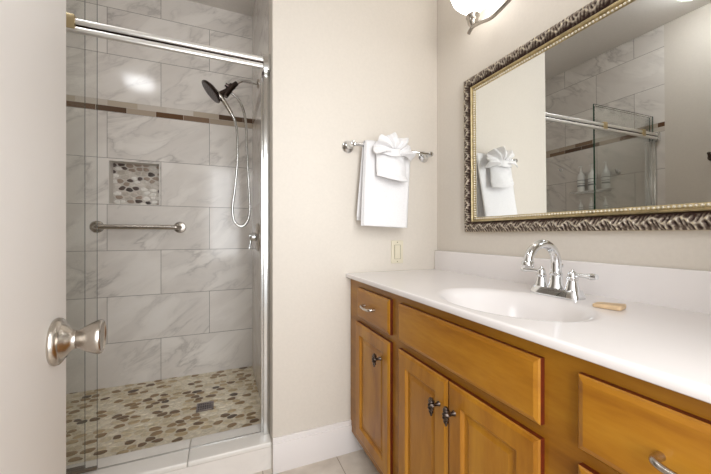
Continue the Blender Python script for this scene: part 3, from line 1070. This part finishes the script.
# ------------------------------------------------------------------ vanity light
vl = thing('vanity_light', 'brushed nickel wall light with glowing frosted bell shades above the mirror', 'wall lamp', (XR, .66, 1.99))
LX = .958
bm = B(); lathe(bm, [(.062, 0), (.062, .008), (.050, .018), (.020, .024)], (XR, .66, 1.985), (-1, 0, 0), 36, scale=(1.5, 1)); obj('wall_plate', bm, M['nickel'], vl)
bm = B(); tube(bm, smoothpath([(XR - .015, .66, 1.985), (XR - .06, .66, 1.975), (LX, .66, 1.90)], 6), .009); obj('support_arm', bm, M['nickel'], vl)
bm = B()
pts = [(LX, 1.070, 1.884)]
half = [(1.066, 1.882), (1.040, 1.896), (1.000, 1.8895), (.942, 1.873), (.895, 1.877), (.860, 1.884), (.80, 1.899), (.73, 1.903)]
pts = smoothpath([(LX, y, z) for y, z in half] + [(LX, .66, 1.898)] + [(LX, 1.32 - y, z) for y, z in reversed(half)], 6)
tube(bm, pts, .0080, 12)
obj('wavy_arm', bm, M['nickel'], vl)
for y in (1.040, .660, .280):
    bm = B()
    lathe(bm, [(.006, -.045), (.012, -.042), (.020, -.030), (.022, -.018), (.022, -.010), (.027, -.004), (.027, .002), (.020, .006)], (LX, y, 1.940), (0, 0, 1), 28)
    obj('shade_cup', bm, M['nickel'], vl)
    bm = B()
    lathe(bm, [(.018, .004), (.026, .013), (.042, .030), (.062, .048), (.079, .068), (.089, .094), (.099, .124), (.097, .125), (.086, .095), (.076, .070), (.059, .050), (.039, .033), (.018, .010)], (LX, y, 1.940), (0, 0, 1), 40)
    obj('shade', bm, M['shade'], vl)

# ceiling dome lamp, seen in the mirror's top right corner
cl = thing('ceiling_light', 'round glowing ceiling lamp reflected at the mirror\'s top right corner', 'ceiling lamp', (-.82, 1.09, ZT))
bm = B(); lathe(bm, [(.155, 0), (.155, .018), (.148, .026), (.135, .028)], (-.82, 1.09, ZT), (0, 0, -1), 40); obj('lamp_ring', bm, M['nickel'], cl)
bm = B(); lathe(bm, [(.140, .022), (.136, .045), (.118, .075), (.085, .097), (.045, .109), (0, .113)], (-.82, 1.09, ZT), (0, 0, -1), 40); obj('lamp_dome', bm, M['dome'], cl)

# ------------------------------------------------------------------ towel bar and towels
BYT = 1.372
tb = thing('towel_bar', 'chrome towel bar with round rosettes on the back wall beside the mirror', 'towel bar', (.775, YB, 1.452))
bm = B(); tube(bm, [(.552, BYT, 1.4565), (.998, BYT, 1.4475)], .0075, 16); obj('bar', bm, M['chrome'], tb)
for x, z in ((.557, 1.4565), (.986, 1.448)):
    bm = B()
    lathe(bm, [(.029, 0), (.030, .004), (.027, .010), (.018, .014), (.013, .020), (.010, .030), (.010, .044), (.013, .050), (.015, .058), (.014, .070), (.010, .077), (0, .079)], (x, YB, z), (0, -1, 0), 30)
    obj('post', bm, M['chrome'], tb)

tw = thing('bath_towel', 'white folded bath towel hanging over the chrome towel bar', 'towel', (.715, BYT, 1.08))
def drape(bm, x0t, x1t, x0b, x1b, rad, zf, zb, seed, th, flare=.028):
    path = []
    n = 16
    for i in range(n + 1):
        path.append((BYT + rad, zb + (1.455 - zb) * i / n, 1 - i / n))
    for k in range(1, 8):
        a = PI * k / 8
        path.append((BYT + rad * math.cos(a), 1.455 + rad * math.sin(a), 0))
    n = 26
    for i in range(n + 1):
        path.append((BYT - rad, 1.455 - (1.455 - zf) * i / n, i / n))
    nx = 26
    outer, inner = [], []
    for s in range(nx + 1):
        u = s / nx
        ro, ri = [], []
        for m_, (y, z, dn) in enumerate(path):
            xa = x0t + (x0b - x0t) * dn
            xb = x1t + (x1b - x1t) * dn
            x = xa + (xb - xa) * u
            w = noise.noise(Vector((x * 9, z * 5, seed))) * .007 * (.25 + dn) + noise.noise(Vector((x * 26, z * 20, seed + 3))) * .0014
            if y > BYT:
                w = abs(w) * .5
            else:
                w = -abs(w) * .9 - .004 * dn * math.sin(u * PI) - flare * dn ** 1.3
            e = th * (1 - .75 * (abs(2 * u - 1) ** 14))
            sg = 1 if m_ > 8 + n / 2 else 1
            ang = math.atan2(z - 1.455, y - BYT) if z > 1.455 else (0 if y > BYT else PI)
            zz = z + (-.010 * (u - .5) if dn > .5 else 0)
            ro.append(bm.verts.new((x, y + w + e * math.cos(ang), zz + e * math.sin(ang) * .9)))
            ri.append(bm.verts.new((x, y + w, zz)))
        outer.append(ro); inner.append(ri)
    P = len(path)
    for s in range(nx):
        for k in range(P - 1):
            bm.faces.new((outer[s][k], outer[s + 1][k], outer[s + 1][k + 1], outer[s][k + 1]))
            bm.faces.new((inner[s][k], inner[s][k + 1], inner[s + 1][k + 1], inner[s + 1][k]))
        for k in (0, P - 1):
            bm.faces.new((outer[s][k], outer[s + 1][k], inner[s + 1][k], inner[s][k]))
    for s in (0, nx):
        for k in range(P - 1):
            bm.faces.new((outer[s][k], outer[s][k + 1], inner[s][k + 1], inner[s][k]))
bm = B(); drape(bm, .614, .858, .586, .818, .0185, 1.075, 1.10, 2.1, .009); ot = obj('outer_fold', bm, M['terry'], tw, angle=70)
bm = B(); drape(bm, .611, .852, .581, .808, .0088, 1.073, 1.115, 5.7, .008); obj('inner_fold', bm, M['terry'], tw, angle=70)

wc = thing('washcloth', 'white washcloth folded into a ruffled fan in front of the hanging bath towel', 'washcloth', (.735, 1.335, 1.30))
def pocket(u, v):
    # u across, v up: a folded band with a sagging lower hem, bulging off the towel
    x = (.655 + .142 * u) + (1 - v) * (u - .5) * .012
    z0 = 1.303 - .018 * u - .012 * math.sin(PI * u)
    z = z0 + (1.412 - z0 + .004 * math.sin(PI * u)) * v
    bul = math.sin(PI * (.03 + .94 * u)) ** .55
    y = 1.336 - .010 * (1 - v) - .050 * bul * (1 - .30 * v * v) - (.005 if v < .16 else 0) + .0028 * math.sin(v * 15 + u * 3) * bul
    y += .004 * noise.noise(Vector((u * 5, v * 4, 1.7)))
    return (x, y, z)
bm = B(); grid(bm, pocket, 40, 34)
po = obj('folded_band', bm, M['terry'], wc, angle=180)
md = po.modifiers.new('thick', 'SOLIDIFY'); md.thickness = .006; md.offset = -1
md = po.modifiers.new('sub', 'SUBSURF'); md.levels = md.render_levels = 1
def fan(u, v):
    a = math.radians(192 - 204 * u)
    side = abs(math.cos(a)) ** 1.5
    r = .016 + v * (.078 + .006 * math.sin(u * PI * 9) - .006 * math.sin(PI * u) ** 6 + .010 * side)
    pl = math.sin(u * PI * 9 + .8 * v) + .45 * math.sin(u * 61 + 2 * v)
    curl = math.sin(v * PI * .95)
    x = .734 + r * math.cos(a) + .004 * noise.noise(Vector((u * 9, v * 3, 4)))
    z = 1.418 + r * math.sin(a) * 1.0 - .010 * u + .004 * noise.noise(Vector((u * 8, v * 3, 9)))
    y = 1.290 - .013 * pl * (.3 + v) - .016 * curl + .018 * v * v
    return (x, y, z)
bm = B(); grid(bm, fan, 120, 16)
fo = obj('ruffled_fan', bm, M['terry'], wc, angle=180)
md = fo.modifiers.new('thick', 'SOLIDIFY'); md.thickness = .005
md = fo.modifiers.new('sub', 'SUBSURF'); md.levels = md.render_levels = 1
def knot(u, v):
    a = u * 2 * PI
    return (.725 + (.056 + .006 * math.cos(v * PI * 2)) * math.cos(a) * (1 - .1 * v), 1.304 - .026 * math.sin(a) - .003 * math.cos(a * 5), 1.396 + .034 * v + .004 * math.sin(a * 3))
bm = B(); grid(bm, knot, 40, 8)
obj('tuck', bm, M['terry'], wc, angle=180)

# ------------------------------------------------------------------ wall switch
sw = thing('wall_switch', 'almond rocker switch plate on the back wall just above the counter', 'switch', (.8265, YB, .89))
bm = B(); box(bm, (.7925, YB - .006, .891), (.8605, YB, 1.007), .0025, 3); obj('cover_plate', bm, M['almond'], sw)
bm = B(); box(bm, (.8085, YB - .0075, .913), (.8445, YB - .004, .985)); obj('rocker_gap_shade', bm, M['almond_dark'], sw)  # darker plate paints the shaded gap round the rocker
bm = B()
box(bm, (.8100, YB - .011, .9145), (.8405, YB - .004, .9835), .002)
obj('rocker', bm, M['almond'], sw)
for z in (.900, .998):
    bm = B()
    lathe(bm, [(.003, 0), (.003, .001), (0, .0014)], (.8265, YB - .006, z), (0, -1, 0), 12)
    obj('screw', bm, M['almond_dark'], sw)

for o in ORIG:
    del o['origin']
